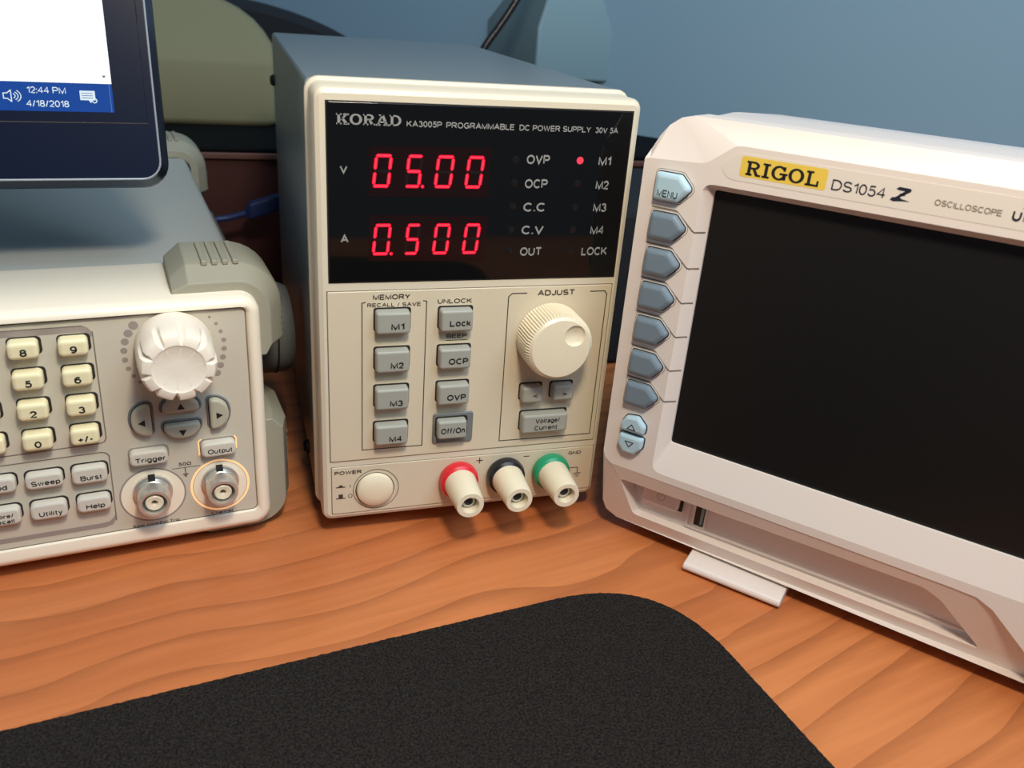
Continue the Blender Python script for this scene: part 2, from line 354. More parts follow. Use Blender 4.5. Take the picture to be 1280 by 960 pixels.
def bar(a, b_, c, d): return [(a, b_), (c, b_), (c, d), (a, d)]
def arcs(cx, cy, rx, ry, tx, ty, a0, a1, n=18):
    out = []
    for i in range(n):
        t0 = math.radians(a0 + (a1 - a0) * i / n); t1 = math.radians(a0 + (a1 - a0) * (i + 1) / n)
        P = lambda t, ax, ay: (cx + ax * math.cos(t), cy + ay * math.sin(t))
        out.append([P(t0, rx - tx, ry - ty), P(t0, rx, ry), P(t1, rx, ry), P(t1, rx - tx, ry - ty)])
    return out
SLAB = {
 'R': [bar(.1, 0, .32, 1), bar(0, 0, .44, .14), bar(0, .86, .5, 1), bar(.3, .44, .5, .58), [(.42, .5), (.62, .5), (.94, 0), (.68, 0)], bar(.7, 0, 1.02, .14)] + arcs(.5, .72, .4, .28, .21, .14, -90, 90),
 'I': [bar(.28, 0, .72, 1), bar(0, 0, 1, .14), bar(0, .86, 1, 1)],
 'G': arcs(.5, .5, .5, .5, .22, .14, 42, 338, 26) + [bar(.74, .06, .96, .5), bar(.54, .38, 1.06, .52), bar(.74, .66, .9, .96)],
 'O': arcs(.5, .5, .5, .5, .22, .14, 0, 360, 30),
 'L': [bar(.14, 0, .38, 1), bar(0, .86, .54, 1), bar(0, 0, 1, .14), bar(.84, 0, 1, .4)],
 'K': [bar(.1, 0, .32, 1), bar(0, 0, .44, .14), bar(0, .86, .44, 1), [(.3, .36), (.48, .44), (.92, .9), (.68, .9)], [(.4, .52), (.58, .62), (.96, .06), (.7, .06)], bar(.58, .86, 1.02, 1), bar(.6, 0, 1.05, .14)],
 'A': [[(.08, .06), (.24, .06), (.54, 1), (.4, 1)], [(.4, 1), (.62, 1), (.96, .06), (.72, .06)], bar(.26, .26, .76, .39), bar(-.02, 0, .36, .13), bar(.6, 0, 1.06, .13), bar(.24, .88, .6, 1)],
 'D': [bar(.1, 0, .32, 1), bar(0, 0, .46, .14), bar(0, .86, .46, 1)] + arcs(.46, .5, .54, .5, .22, .14, -90, 90),
}
SLABW = {'R': .95, 'I': .48, 'G': .98, 'O': .98, 'L': .82, 'K': .98, 'A': 1.0, 'D': .96}

def thing(name, label, cat, loc=(0, 0, 0), rz=0, group=None):
    o = bpy.data.objects.new(name, None); C.objects.link(o); o.location = Vector(loc) * MM; o.rotation_euler = (0, 0, rz)
    o.empty_display_size = 0.02; o['label'] = label; o['category'] = cat
    if group: o['group'] = group
    return o
def tag(o, label, cat, group=None):
    o['label'] = label; o['category'] = cat
    if group: o['group'] = group
    return o
def tube(name, pts, rad, M, parent=None, res=6, cyc=False, f=None):
    f = f or (lambda p: p)
    cu = bpy.data.curves.new(name, 'CURVE'); cu.dimensions = '3D'; cu.bevel_depth = rad * MM; cu.bevel_resolution = 5; cu.resolution_u = res; cu.use_fill_caps = True
    sp = cu.splines.new('BEZIER'); sp.bezier_points.add(len(pts) - 1)
    for p, q in zip(sp.bezier_points, pts):
        p.co = Vector(f(q)) * MM; p.handle_left_type = p.handle_right_type = 'AUTO'
    t = bpy.data.objects.new('t', cu); C.objects.link(t)
    dg = bpy.context.evaluated_depsgraph_get()
    me = bpy.data.meshes.new_from_object(t.evaluated_get(dg)); me.name = name
    bpy.data.objects.remove(t); bpy.data.curves.remove(cu)
    me.materials.clear(); me.materials.append(M)
    for p in me.polygons: p.use_smooth = True
    o = bpy.data.objects.new(name, me); C.objects.link(o)
    if parent: o.parent = parent
    return o
def cut(o, cutter):
    """carve cutter (an object) out of o's mesh for good"""
    md = o.modifiers.new('b', 'BOOLEAN'); md.operation = 'DIFFERENCE'; md.object = cutter; md.solver = 'EXACT'
    dg = bpy.context.evaluated_depsgraph_get(); me = bpy.data.meshes.new_from_object(o.evaluated_get(dg))
    old = o.data; o.modifiers.remove(md); o.data = me; me.name = old.name; bpy.data.objects.remove(cutter)
    me.set_sharp_from_angle(angle=math.radians(30))
    for p in me.polygons: p.use_smooth = len(p.vertices) <= 4

# ------------------------------------------------------------------ setting: wall, floor, desk
WN = Vector((-.75585, -.65474, 0)); WP = Vector((308, 400, 0)); WD = Vector((-.65474, .75585, 0))
def wallpt(a, b_, z): q = WP + WD * a - WN * b_; return (q.x, q.y, z)
b = B(); lo = []
for bb in (0, 60): lo.append([wallpt(-1300, bb, -700), wallpt(1900, bb, -700), wallpt(1900, bb, 1500), wallpt(-1300, bb, 1500)])
b.loft(lo, wall_m); o = b.obj('wall_back', autos=False); o['kind'] = 'structure'; o['label'] = 'plain blue painted wall behind the desk'
b = B(); b.box(-2200, 2200, -2200, 2400, -760, -720, mat('dark_carpet', srgb(58, 54, 52), 0.95, bump=0.5)); o = b.obj('floor', autos=False); o['kind'] = 'structure'

desk = thing('desk', 'cherry wood laminate desk the instruments stand on', 'desk', (0, 0, -720))
DZ = lambda p: (p[0], p[1], p[2] + 720)
b = B(DZ)
def wall_y(x): return 400 - 1.15444 * (x - 308) - 3
def slab_quad(x0, x1, y0, z0, z1, M, bb):
    lo = []
    for z in (z0, z1): lo.append([(x0, y0, z), (x1, y0, z), (x1, min(wall_y(x1), 2000), z), (x0, min(wall_y(x0), 1000), z)])
    bb.loft(lo, M)
lo = []
for z in (-28, 0): lo.append([(-760, -420, z), (1000 - 60, -420, z), (wallpt(-900, -3, 0)[0], wallpt(-900, -3, 0)[1], z), (wallpt(700, -3, 0)[0], wallpt(700, -3, 0)[1], z), (-760, wallpt(700, -3, 0)[1], z)])
b.loft(lo, cherry); b.obj('desktop', desk)
hut = thing('back_ledge', 'dark cherry board with black ledge on top along the back of the desk', 'shelf', (0, 300, 0))
HZ = lambda p: (p[0], p[1] - 300, p[2])
b = B(HZ); b.box(-700, 372, 300, 318, 0, 86, cherry_dark); b.obj('back_board', hut, bevel=0.8)
b = B(HZ); b.box(-700, 372, 297, 318, 86, 90, mat('cherry_edge', srgb(96, 60, 52), 0.5)); b.obj('edge_strip', hut, bevel=0.8)
b = B(HZ); lo = []
for z in (90, 93): lo.append([(-700, 299, z), (380, 299, z), (380, wall_y(380) - 2, z), (-150, wall_y(-150) - 2, z), (-700, wall_y(-150) - 2, z)])
b.loft(lo, ledge_blk); b.obj('ledge_top', hut)
for x, y in ((-700, -380), (560, -380), (-700, 700)):
    b = B(DZ); b.box(x, x + 45, y, y + 45, -720, -28, cherry_dark); b.obj('leg', desk)

# ------------------------------------------------------------------ bench power supply
K = lambda p: (p[0], p[1], p[2] + 8)
ps = thing('bench_power_supply', 'grey upright power supply with cream front and glowing red digits', 'power supply')
b = B(K); lo = []
out = rrect(-1, 111, 0, 157.6, 1.6, 3)
b.loft([[(x, y, z) for x, z in out] for y in (16, 238)], grey_paint); case = b.obj('case', ps, bevel=0.5)
for y, z in ((228, 134), (50, 5), (228, 8)):
    b = B(K); b.lathe([(3.0, 0), (3.0, -1.0), (2.2, -2.2), (0.8, -2.5)], dark_metal, 'x', (-1, y, z), 16); b.obj('screw', ps)
b = B(K)
for y in (235, ):
    b.box(8, 102, 238, 240, 10, 150, grey_paint)
b.obj('rear_plate', ps)
for x, y in ((10, 30), (100, 30), (10, 215), (100, 215)):
    b = B(K); b.lathe([(6, -8), (7, -1), (7, 0)], rubber, 'z', (x, y, 0), 20); b.obj('foot', ps)
b = B(K); o0 = rrect(0, 110, 0, 157, 3.5, 5)
def off(o_, d): return inset(o_, -d)
b.loft([[(x, 17, z) for x, z in off(o0, 1.2)], [(x, 15.6, z) for x, z in off(o0, 1.4)], [(x, 14.4, z) for x, z in off(o0, 1.2)], [(x, 13.6, z) for x, z in off(o0, 0.2)], [(x, 12, z) for x, z in o0],
        [(x, 2.2, z) for x, z in o0], [(x, 0.7, z) for x, z in inset(o0, .6)], [(x, 0, z) for x, z in inset(o0, 2.0)]], cream, smooth=True)
frame = b.obj('front_frame', ps, angle=40)
# black display panel with its printing
b = B(K); out = [(4.1, 94.8), (107, 94.7), (106.6, 152.8), (4.1, 152.6)]
b.prism(inset(out, -.35), 0.1, -0.12, dark_gap); b.prism(round_poly(out, .8), 0.1, -0.5, acrylic, .2)
y = -0.56
b.slab('KORAD', 7.0, 27.2, 145.9, 149.2, y, ink_grey)
b.text('KA3005P', 28.9, 40.3, 145.8, 1.9, y, ink_grey, .01); b.text('PROGRAMMABLE', 41.7, 64.6, 145.75, 1.9, y, ink_grey, .01)
b.text('DC POWER SUPPLY', 66.3, 91.6, 145.7, 1.9, y, ink_grey, .01); b.text('30V 5A', 93.3, 101.6, 145.65, 1.9, y, ink_grey, .01)
b.text('V', 7.9, 10.3, 130.9, 2.5, y, ink_grey, .015); b.text('A', 7.9, 10.5, 108.4, 2.8, y, ink_grey, .015)
for t, x0, x1, z in (('OVP', 69.7, 77.9, 134.9), ('OCP', 69.7, 77.9, 126.8), ('C.C', 69.8, 77.9, 118.8), ('C.V', 69.8, 77.9, 110.8), ('OUT', 69.9, 77.9, 103.1),
                     ('M1', 95.7, 100.4, 134.8), ('M2', 95.7, 100.5, 126.6), ('M3', 95.7, 100.7, 118.7), ('M4', 95.6, 100.7, 110.6), ('LOCK', 93.1, 103.0, 102.9)):
    b.text(t, x0, x1, z, 3.1, y, ink_grey, .012)
disp = b.obj('display_panel', ps, label='glossy black display panel with silver lettering')

SEG = {'0': 'abcdef', '5': 'afgcd'}
def digit(ch, x0, x1, z0, z1, parent, dp=False):
    b = B(K); sl = 1.05; th = 1.15; wd = (x1 - x0) - sl; h = z1 - z0; zm = h / 2; g = .28
    def P(u, v): return (x0 + u + sl * v / h, z0 + v)
    hb = lambda v, M, y_, q: b.flat([P(g + q, v), P(g + th / 2, v - th / 2 + q), P(wd - g - th / 2, v - th / 2 + q), P(wd - g - q, v), P(wd - g - th / 2, v + th / 2 - q), P(g + th / 2, v + th / 2 - q)], y_, M)
    vb = lambda u, v0, v1, M, y_, q: b.flat([P(u, v0 + q), P(u + th / 2 - q, v0 + th / 2), P(u + th / 2 - q, v1 - th / 2), P(u, v1 - q), P(u - th / 2 + q, v1 - th / 2), P(u - th / 2 + q, v0 + th / 2)], y_, M)
    segs = dict(a=(hb, h - th / 2), d=(hb, th / 2), g=(hb, zm), f=(vb, th / 2, zm + g, h - th / 2 - g), e=(vb, th / 2, th / 2 + g, zm - g), b=(vb, wd - th / 2, zm + g, h - th / 2 - g), c=(vb, wd - th / 2, th / 2 + g, zm - g))
    for k, a in segs.items():
        on = k in SEG[ch]
        a[0](*a[1:], seg_on if on else seg_off, -0.62, 0)
        if on: a[0](*a[1:], seg_core, -0.64, .3)
    if dp: b.flat(circ(x0 + wd + 0.75, z0 + .55, .62, 16), -0.62, seg_on); b.flat(circ(x0 + wd + 0.75, z0 + .55, .32, 16), -0.64, seg_core)
    return b.obj('digit', parent, autos=False, label='glowing red figure ' + ch + (' with decimal point' if dp else ''))
for (q, digs, z0, z1) in (([(17, 123.7), (57.1, 123.6), (57.3, 139.9), (17.1, 139.7)], (('0', 17.9, 24.8, 0), ('5', 28.4, 34.8, 1), ('0', 38.1, 45.2, 0), ('0', 48.4, 55.4, 0)), 126.5, 137.3),
                          ([(17, 102), (57.3, 101.4), (57.4, 117.3), (17.1, 117.7)], (('0', 17.9, 24.8, 1), ('5', 28.6, 34.6, 0), ('0', 38.2, 44.9, 0), ('0', 48.6, 55.3, 0)), 104.0, 114.8)):
    b = B(K); b.prism(q, -0.4, -0.57, window_tint); wnd = b.obj('readout_window', ps, label='dim red readout window, ' + ('upper, volts' if z0 > 120 else 'lower, amps'))
    for ch, x0, x1, dp in digs: digit(ch, x0, x1, z0, z1, wnd, dp)
for x, zs in ((65.9, (136.3, 128.6, 120.6, 112.5, 105.0)), (88.9, (136.4, 128.6, 120.4, 112.4, 104.8))):
    for z in zs:
        on = x > 80 and z > 130
        b = B(K); b.lathe([(1.25, -.4), (1.25, -.56), (.9, -.62), (.2, -.66)], seg_core if on else lamp_off, 'y', (x, 0, z), 18)
        b.obj('indicator_light', ps, label='lit red indicator light' if on else 'unlit indicator light')
# control panel
b = B(K); out = [(3.3, 25.8), (107.2, 26.2), (106.9, 91.6), (3.3, 91.4)]
b.prism(inset(out, -.28), .1, -.06, ink_line); b.prism(round_poly(out, .6), 0.1, -0.45, cream_panel, .25)
y = -0.52
b.text('MEMORY', 18.5, 31.4, 88.3, 1.9, y, ink_dark, .015); b.text('RECALL / SAVE', 16.6, 35.2, 85.7, 1.45, y, ink_dark, .012)
b.line([(16, 87.6), (14.8, 87.3), (14.8, 30), (37.1, 30), (37.2, 87.3), (36, 87.6)], .34, y, ink_dark)
b.text('UNLOCK', 41.1, 53.5, 86.2, 1.75, y, ink_dark, .012)
b.text('BEEP', 44.7, 52.4, 73.0, 1.6, y, ink_dark, .012); b.line([(44.6, 72.2), (52.5, 72.2)], .25, y, ink_dark)
b.line([(73.8, 89.2), (68.2, 89.2), (67, 88), (67.5, 29.1), (105.3, 29.1), (105.1, 88), (104.2, 89.2), (98.5, 89.2)], .36, y, ink_dark)
b.text('ADJUST', 77.9, 92.3, 88.0, 2.2, y, ink_dark, .015)
BT = [('M1', 19.2, 31, 77, 84.9, 24.5, 28.6, 78.6), ('M2', 19.2, 31, 62.4, 70.5, 24.5, 28.6, 64), ('M3', 19.2, 31, 47.7, 55.9, 24.4, 28.6, 49.2), ('M4', 19.1, 31, 33.3, 41.2, 24.3, 28.5, 34.7),
      ('Lock', 41.7, 53.3, 77, 84.8, 45.1, 52.2, 79), ('OCP', 41.8, 53.3, 62.5, 70.3, 45.3, 52, 64.4), ('OVP', 41.9, 53.4, 48.1, 56, 45.3, 51.9, 50), ('Off/On', 42.2, 53.2, 33.8, 41.3, 43.6, 52.2, 36.2),
      ('<', 74.2, 82.3, 46.6, 53, 78.3, 80.2, 48.7), ('>', 86.5, 94.8, 46.8, 53, 90, 92, 48.7)]
VCB = ('Voltage/', 75.2, 93.5, 33.4, 41.2, 81.2, 90, 37.9)
for t, x0, x1, z0, z1, *_ in BT + [VCB]:
    b.prism(rrect(x0 - .5, x1 + .75, z0 - .2, z1 + .6, 1), -.3, -.5, dark_gap)
cp = b.obj('control_panel', ps)
b = B(K); b.prism(rrect(40.9, 56.4, 30.4, 40.9 + 2.2, 1.2), -.3, -1.2, key_frame, .4)
b.prism(rrect(41.7, 54.1, 33.5, 41.9, 1), -1.1, -1.25, dark_gap); b.obj('key_frame', ps, label='darker slate surround of the on-off key')
for t, x0, x1, z0, z1, tx0, tx1, tz in BT + [VCB]:
    b = B(K); b.prism(rrect(x0, x1, z0, z1, 1.0), -.2, -4.6, key_grey, .9)
    if t == 'Voltage/':
        b.text('Voltage/', 80.2, 90.2, 37.7, 2.0, -4.66, ink_black, .012); b.text('Current', 80.0, 89.4, 34.7, 2.0, -4.66, ink_black, .012)
    elif t in '<>': b.text(t, tx0, tx1, tz, 2.0, -4.66, ink_black, .012)
    else: b.text(t, tx0 - .3, tx1 + .2, tz, 2.4, -4.66, ink_black, .018)
    b.obj('button', ps, label='grey key marked ' + ('Voltage/Current' if t == 'Voltage/' else t))
# adjust knob
b = B(K); cx, cz = 83.8, 72.4; lo = []
NT = 72
def gear(rad, dep): return [(cx + (rad - (dep if i % 2 else 0)) * math.cos(2 * PI * i / (2 * NT)), cz + (rad - (dep if i % 2 else 0)) * math.sin(2 * PI * i / (2 * NT))) for i in range(2 * NT)]
for yy, rad, dep in ((-.3, 12.2, 0), (-1, 12.9, 0), (-1.6, 12.9, .55), (-11.6, 12.75, .55), (-13.2, 12.0, .25), (-14.0, 10.9, 0), (-14.2, 8, 0), (-14.25, 3, 0)):
    lo.append([(x, yy, z) for x, z in gear(rad, dep)])
b.loft(lo, ivory); kn = b.obj('adjust_knob', ps, angle=25)
b = B(K); b.lathe([(6.2, -22), (6.0, -18.4), (5.2, -16.2), (4.1, -14.25), (3.3, -13.4), (2, -12.9), (.5, -12.7)], ivory, 'y', (88.6, 0, 77.4), 32)
cut(kn, b.obj('c'))
# terminal strip with power switch
b = B(K); out = [(3.6, 3), (108.2, 3.4), (107.9, 23.1), (3.6, 23.2)]
b.prism(inset(out, -.22), .1, -.06, ink_line); b.prism(round_poly(out, .6), .1, -.4, cream_panel, .2)
y = -.47
b.text('POWER', 4.6, 14.6, 20.1, 1.55, y, ink_dark, .018)
b.flat([(5, 14.5), (8.5, 14.5), (8.5, 14.9), (5, 14.9)], y, ink_dark); b.flat([(5.9, 14.9), (7.7, 14.9), (7.3, 15.6), (6.3, 15.6)], y, ink_dark)
b.flat([(5, 9.6), (8.5, 9.6), (8.5, 10), (5, 10)], y, ink_dark); b.flat([(6, 10), (7.6, 10), (7.6, 11.6), (6, 11.6)], y, ink_dark)
b.flat([(10.2, 14.3), (10.45, 14.3), (10.45, 15.5), (10.2, 15.5)], y, ink_dark); b.ring(circ(10.3, 10.6, .85, 20), circ(10.3, 10.6, .62, 20), y, ink_dark)
b.line([(59, 21), (61.4, 21)], .4, y, ink_dark); b.line([(60.2, 19.8), (60.2, 22.2)], .4, y, ink_dark); b.line([(78.3, 21), (80.6, 21)], .4, y, ink_dark)
b.text('GND', 97.2, 102.6, 20, 1.5, y, ink_dark, .015)
b.line([(96.5, 13.9), (101.9, 13.7), (102, 11)], .3, y, ink_dark)
for dz, hw in ((11, 1.6), (10.2, 1.05), (9.4, .5)): b.line([(102 - hw, dz), (102 + hw, dz)], .3, y, ink_dark)
b.ring(circ(20.0, 12.6, 8.7, 48), circ(20.0, 12.6, 8.4, 48), y, ink_line, -.5)
b.flat(circ(19.6, 12.6, 7.35, 48), -.46, dark_gap)
b.obj('terminal_panel', ps)
b = B(K); b.lathe([(7.0, -.2), (7.0, -1.0), (6.6, -1.9), (5.4, -2.6), (3, -3.0), (.6, -3.1)], ivory, 'y', (19.6, 0, 12.7), 48); b.obj('power_switch', ps, label='round cream power push button')
for x, M, nm in ((51.7, red_pl, 'red'), (70.7, black_pl, 'black'), (89.6, green_pl, 'green')):
    z = 14.3
    b = B(K); b.lathe([(6.4, -.3), (7.5, -1.2), (7.7, -2.8), (7.3, -4.6), (6.3, -5.4), (5, -5.4)], M, 'y', (x, 0, z), 40)
    post = b.obj('binding_post', ps, label='binding post with %s collar' % nm)
    b = B(K); b.lathe([(6.25, -5), (6.1, -8), (5.35, -20), (5.05, -20.7), (3.4, -20.7), (3.25, -19.5), (3.2, -12)], ivory, 'y', (x, 0, z), 40)
    b.obj('cap', post, label='ivory screw cap')
    b = B(K); b.lathe([(2.6, -11.9), (2.6, -17.5), (2.2, -17.8), (1.7, -17.8), (1.7, -12)], chrome, 'y', (x, 0, z), 28)
    b.lathe([(1.7, -12), (1.7, -12.2)], black_pl, 'y', (x, 0, z), 28); b.obj('socket', post, label='metal socket inside the cap')

# ------------------------------------------------------------------ function generator
sg = .988
G = lambda p: (p[0] * sg, p[1] * sg, p[2] * sg + 10.24)
fg = thing('function_generator', 'pale grey bench generator with white knob, number keys and rubber bumpers', 'signal generator', (-23.09, 6.02, 0), .127)
b = B(G); out = rrect(-226, 3.5, -4, 86.5, 4, 4)
lo = [[(x, y_, z) for x, z in out] for y_ in (40, 278)]
b.loft(lo, gen_body); b.obj('case', fg, bevel=.8)
b = B(G); out = rrect(-232, 4.9, -4.2, 87.6, 6.5, 6); inn = rrect(-226, 0, 2.7, 83.6, 2, 6)
b.loft([[(x, 45, z) for x, z in inset(out, 1.2)], [(x, 44, z) for x, z in inset(out, .6)], [(x, 18, z) for x, z in inset(out, .3)], [(x, 2.2, z) for x, z in out], [(x, .2, z) for x, z in inset(out, .7)], [(x, -1.0, z) for x, z in inset(out, 2.2)],
        [(x, -1.1, z) for x, z in inset(out, 3.4)], [(x, -.6, z) for x, z in inset(inn, -.4)], [(x, .6, z) for x, z in inn]], gen_white, smooth=True)
b.obj('front_bezel', fg, angle=50)
b = B(G); b.prism(inset(inn, .05), 2, 0.35, gen_panel); b.ring(inset(inn, .02), inset(inn, .35), .32, ink_line)
y = .3
def band(o1, M, y_=y): b.flat(o1, y_, M)
# keypad box
b.line([(-120, 81.6), (-50, 81.2)], .3, y, ink_line)
b.flat([(-130, 79.3), (-130, 82.0), (-50, 81.3), (-48.6, 80.6), (-47.6, 79.4), (-47.3, 78), (-47.8, 77.2), (-48.3, 78.3), (-49.4, 78.9), (-51, 79.1)], y, gen_band)
b.line([(-47.3, 79), (-47.8, 40.5), (-48.4, 39.2), (-49.6, 38.7), (-130, 37.6)], .4, y, ink_line)
b.line([(-130, 34.8), (-50, 35.2), (-48.6, 34.8), (-47.7, 33.6), (-48.3, 7.5)], .4, y, ink_line)
b.flat([(-130, 5.2), (-52, 5.2), (-49.6, 5.9), (-48.5, 7.6), (-48.4, 10), (-49.2, 8.6), (-50.6, 7.4), (-53, 7.1), (-130, 7.0)], y, gen_band)
# growing dots round the knob
for i, (x, z) in enumerate(((-35.2, 80.0), (-37.0, 77.4), (-38.3, 74.6), (-38.9, 71.5), (-38.9, 68.2), (-38.2, 65.0), (-36.9, 62.2), (-35.3, 59.7))): b.flat(circ(x, z, 1.5 - .135 * i, 16), y, gen_band)
for i, (x, z) in enumerate(((-11.7, 80.9), (-9.8, 78.4), (-8.5, 75.5), (-7.7, 72.3), (-7.8, 69.1), (-8.4, 66.0), (-9.3, 63.0), (-10.6, 60.2))): b.flat(circ(x, z, .48 + .105 * i, 16), y, gen_band)
b.text('50Ω', -26.2, -21.9, 25.5, 1.45, y, ink_dark, .015); b.line([(-28.4, 24.8), (-19, 24.7)], .22, y, ink_dark); b.line([(-24.1, 24.7), (-24.1, 22)], .3, y, ink_dark)
b.flat([(-25.2, 22.3), (-24.1, 20.6), (-23, 22.3)], y, ink_line)
b.text('Sync Mod/Ext Trig', -43.5, -27.8, 2.95, 1.1, y, ink_dark, .01); b.text('Channel', -16.8, -9.1, 3.1, 1.2, y, ink_dark, .01)
b.ring(circ(-35.5, 15.5, 11.0, 56, 10.9), circ(-35.5, 15.5, 10.45, 56, 10.35), y, gen_band); b.flat(circ(-35.5, 15.5, 10.4, 56, 10.3), y, gen_white)
KEYS = [('8', -71.2, -62.7, 73.1, 78.7), ('9', -57.4, -48.9, 72.8, 78.4), ('5', -71.4, -62.8, 62.6, 68.4), ('6', -57.6, -49, 62.3, 68.1), ('2', -71.6, -62.9, 52, 57.9), ('3', -57.8, -49.2, 51.7, 57.6),
        ('0', -71.8, -63.2, 41.1, 46.9), ('+/-', -58, -49.5, 41, 46.9), ('.', -85.5, -76.6, 41.4, 47.1), ('1', -85.3, -76.6, 52.3, 58.1), ('4', -85.1, -76.5, 62.8, 68.6), ('7', -84.9, -76.3, 73.4, 79)]
MENU = [('Sweep', -73.3, -62.3, 26.1, 31.6), ('Burst', -59.6, -48.9, 25.6, 31.7), ('Mod', -87, -76, 26.4, 31.9), ('Utility', -73.4, -62.5, 14.1, 20.2), ('Help', -59.5, -49.1, 14.3, 20), ('Store', -87.3, -76.3, 14.1, 20.3), ('Trigger', -41.5, -29.3, 29.4, 34.8), ('Output', -18.3, -6.6, 29.1, 34.6)]
for t, x0, x1, z0, z1 in KEYS: b.prism(rrect(x0 - .3, x1 + .8, z0, z1 + .4, 1.4), .35, .22, dark_gap)
for t, x0, x1, z0, z1 in MENU: b.prism(rrect(x0 - .4, x1 + .55, z0 + .2, z1 + .5, 1.8), .35, .22, dark_gap if t not in ('Trigger', 'Output') else gen_band)
b.obj('front_panel', fg)
b = B(G); b.ring(circ(-12.7, 15.4, 10.3, 56, 10.8), circ(-12.7, 15.4, 9.5, 56, 10.0), .3, amber); b.ring(circ(-12.7, 15.4, 9.5, 56, 10.0), circ(-12.7, 15.4, 9.3, 56, 9.8), .3, gen_band); b.flat(circ(-12.7, 15.4, 9.3, 56, 9.8), .3, gen_white)
b.line([(-18.9, 29), (-18.9, 34.3), (-18, 35.2)], .5, .2, amber); b.line([(-6.2, 30), (-6.1, 34), (-6.6, 35)], .5, .2, amber)
b.obj('output_ring', fg, label='amber glowing ring round the output connector')
for t, x0, x1, z0, z1 in KEYS:
    b = B(G); out = rrect(x0, x1, z0, z1, 1.5); b.prism(out, .3, -4.2, num_key, 1.3, .9, 4)
    xm = (x0 + x1) / 2
    hw = {'+/-': 2.3, '.': .4, '1': .6}.get(t, 1.0)
    b.text(t, xm - hw + .1, xm + hw + .1, z0 + 1.2, 2.4, -4.27, ink_black, .016)
    b.obj('number_key', fg, label='cream key marked ' + t)
for t, x0, x1, z0, z1 in MENU:
    b = B(G); out = rrect(x0, x1, z0, z1, 1.8); b.prism(out, .3, -3.0, menu_key, .9, .7, 3); xm = (x0 + x1) / 2; y_ = -3.07
    if t == 'Store': b.text('Store/', x0 + 2.2, x1 - 2, z0 + 3, 1.5, y_, ink_black, .012); b.text('Recall', x0 + 2.2, x1 - 2, z0 + .9, 1.5, y_, ink_black, .012)
    else:
        hw = {'Sweep': 4.3, 'Burst': 3.3, 'Mod': 2.6, 'Utility': 3.5, 'Help': 2.9, 'Trigger': 4.9, 'Output': 4.2}[t]
        b.text(t, xm - hw + .4, xm + hw + .4, z0 + 1.4, 1.9, y_, ink_black, .01)
    b.obj('menu_key', fg, label='pale key marked ' + ('Store/Recall' if t == 'Store' else t))
for t, x0, x1, z0, z1 in (('up', -29.6, -17.6, 48, 53.4), ('down', -29.6, -17.8, 38, 43.4), ('left', -39.4, -33.2, 40.4, 51.8), ('right', -14.4, -8.2, 39.9, 51.4)):
    b = B(G); hw_, hh = (x1 - x0) / 2, (z1 - z0) / 2; xc_, zc_ = (x0 + x1) / 2, (z0 + z1) / 2
    la, sa_ = (hw_, hh) if t in ('up', 'down') else (hh, hw_)
    D = round_poly([(-la, -sa_), (la, -sa_), (la, -sa_ * .1), (la * .62, sa_ * .86), (0, sa_ * 1.12), (-la * .62, sa_ * .86), (-la, -sa_ * .1)], 1.8, 4)
    rot = {'up': 0, 'left': PI / 2, 'down': PI, 'right': -PI / 2}[t]
    out = [(xc_ + p * math.cos(rot) - q * math.sin(rot), zc_ + p * math.sin(rot) + q * math.cos(rot)) for p, q in D]
    b.prism(inset(out, -.9), .3, -.1, key_frame, .25); b.prism(inset(out, -.25), .2, -.16, dark_gap); b.prism(out, .2, -2.6, arrow_key, .9, .8, 3)
    xm, zm = (x0 + x1) / 2, (z0 + z1) / 2 - .4; a = 1.25
    tri = {'up': [(-a, -a * .8), (a, -a * .8), (0, a)], 'down': [(-a, a * .8), (0, -a), (a, a * .8)], 'left': [(a * .8, -a), (a * .8, a), (-a, 0)], 'right': [(-a * .8, -a), (a, 0), (-a * .8, a)]}[t]
    b.flat([(xm + p, zm + q) for p, q in tri], -2.67, ink_black); b.obj('arrow_key', fg, label='key with arrow pointing ' + t)
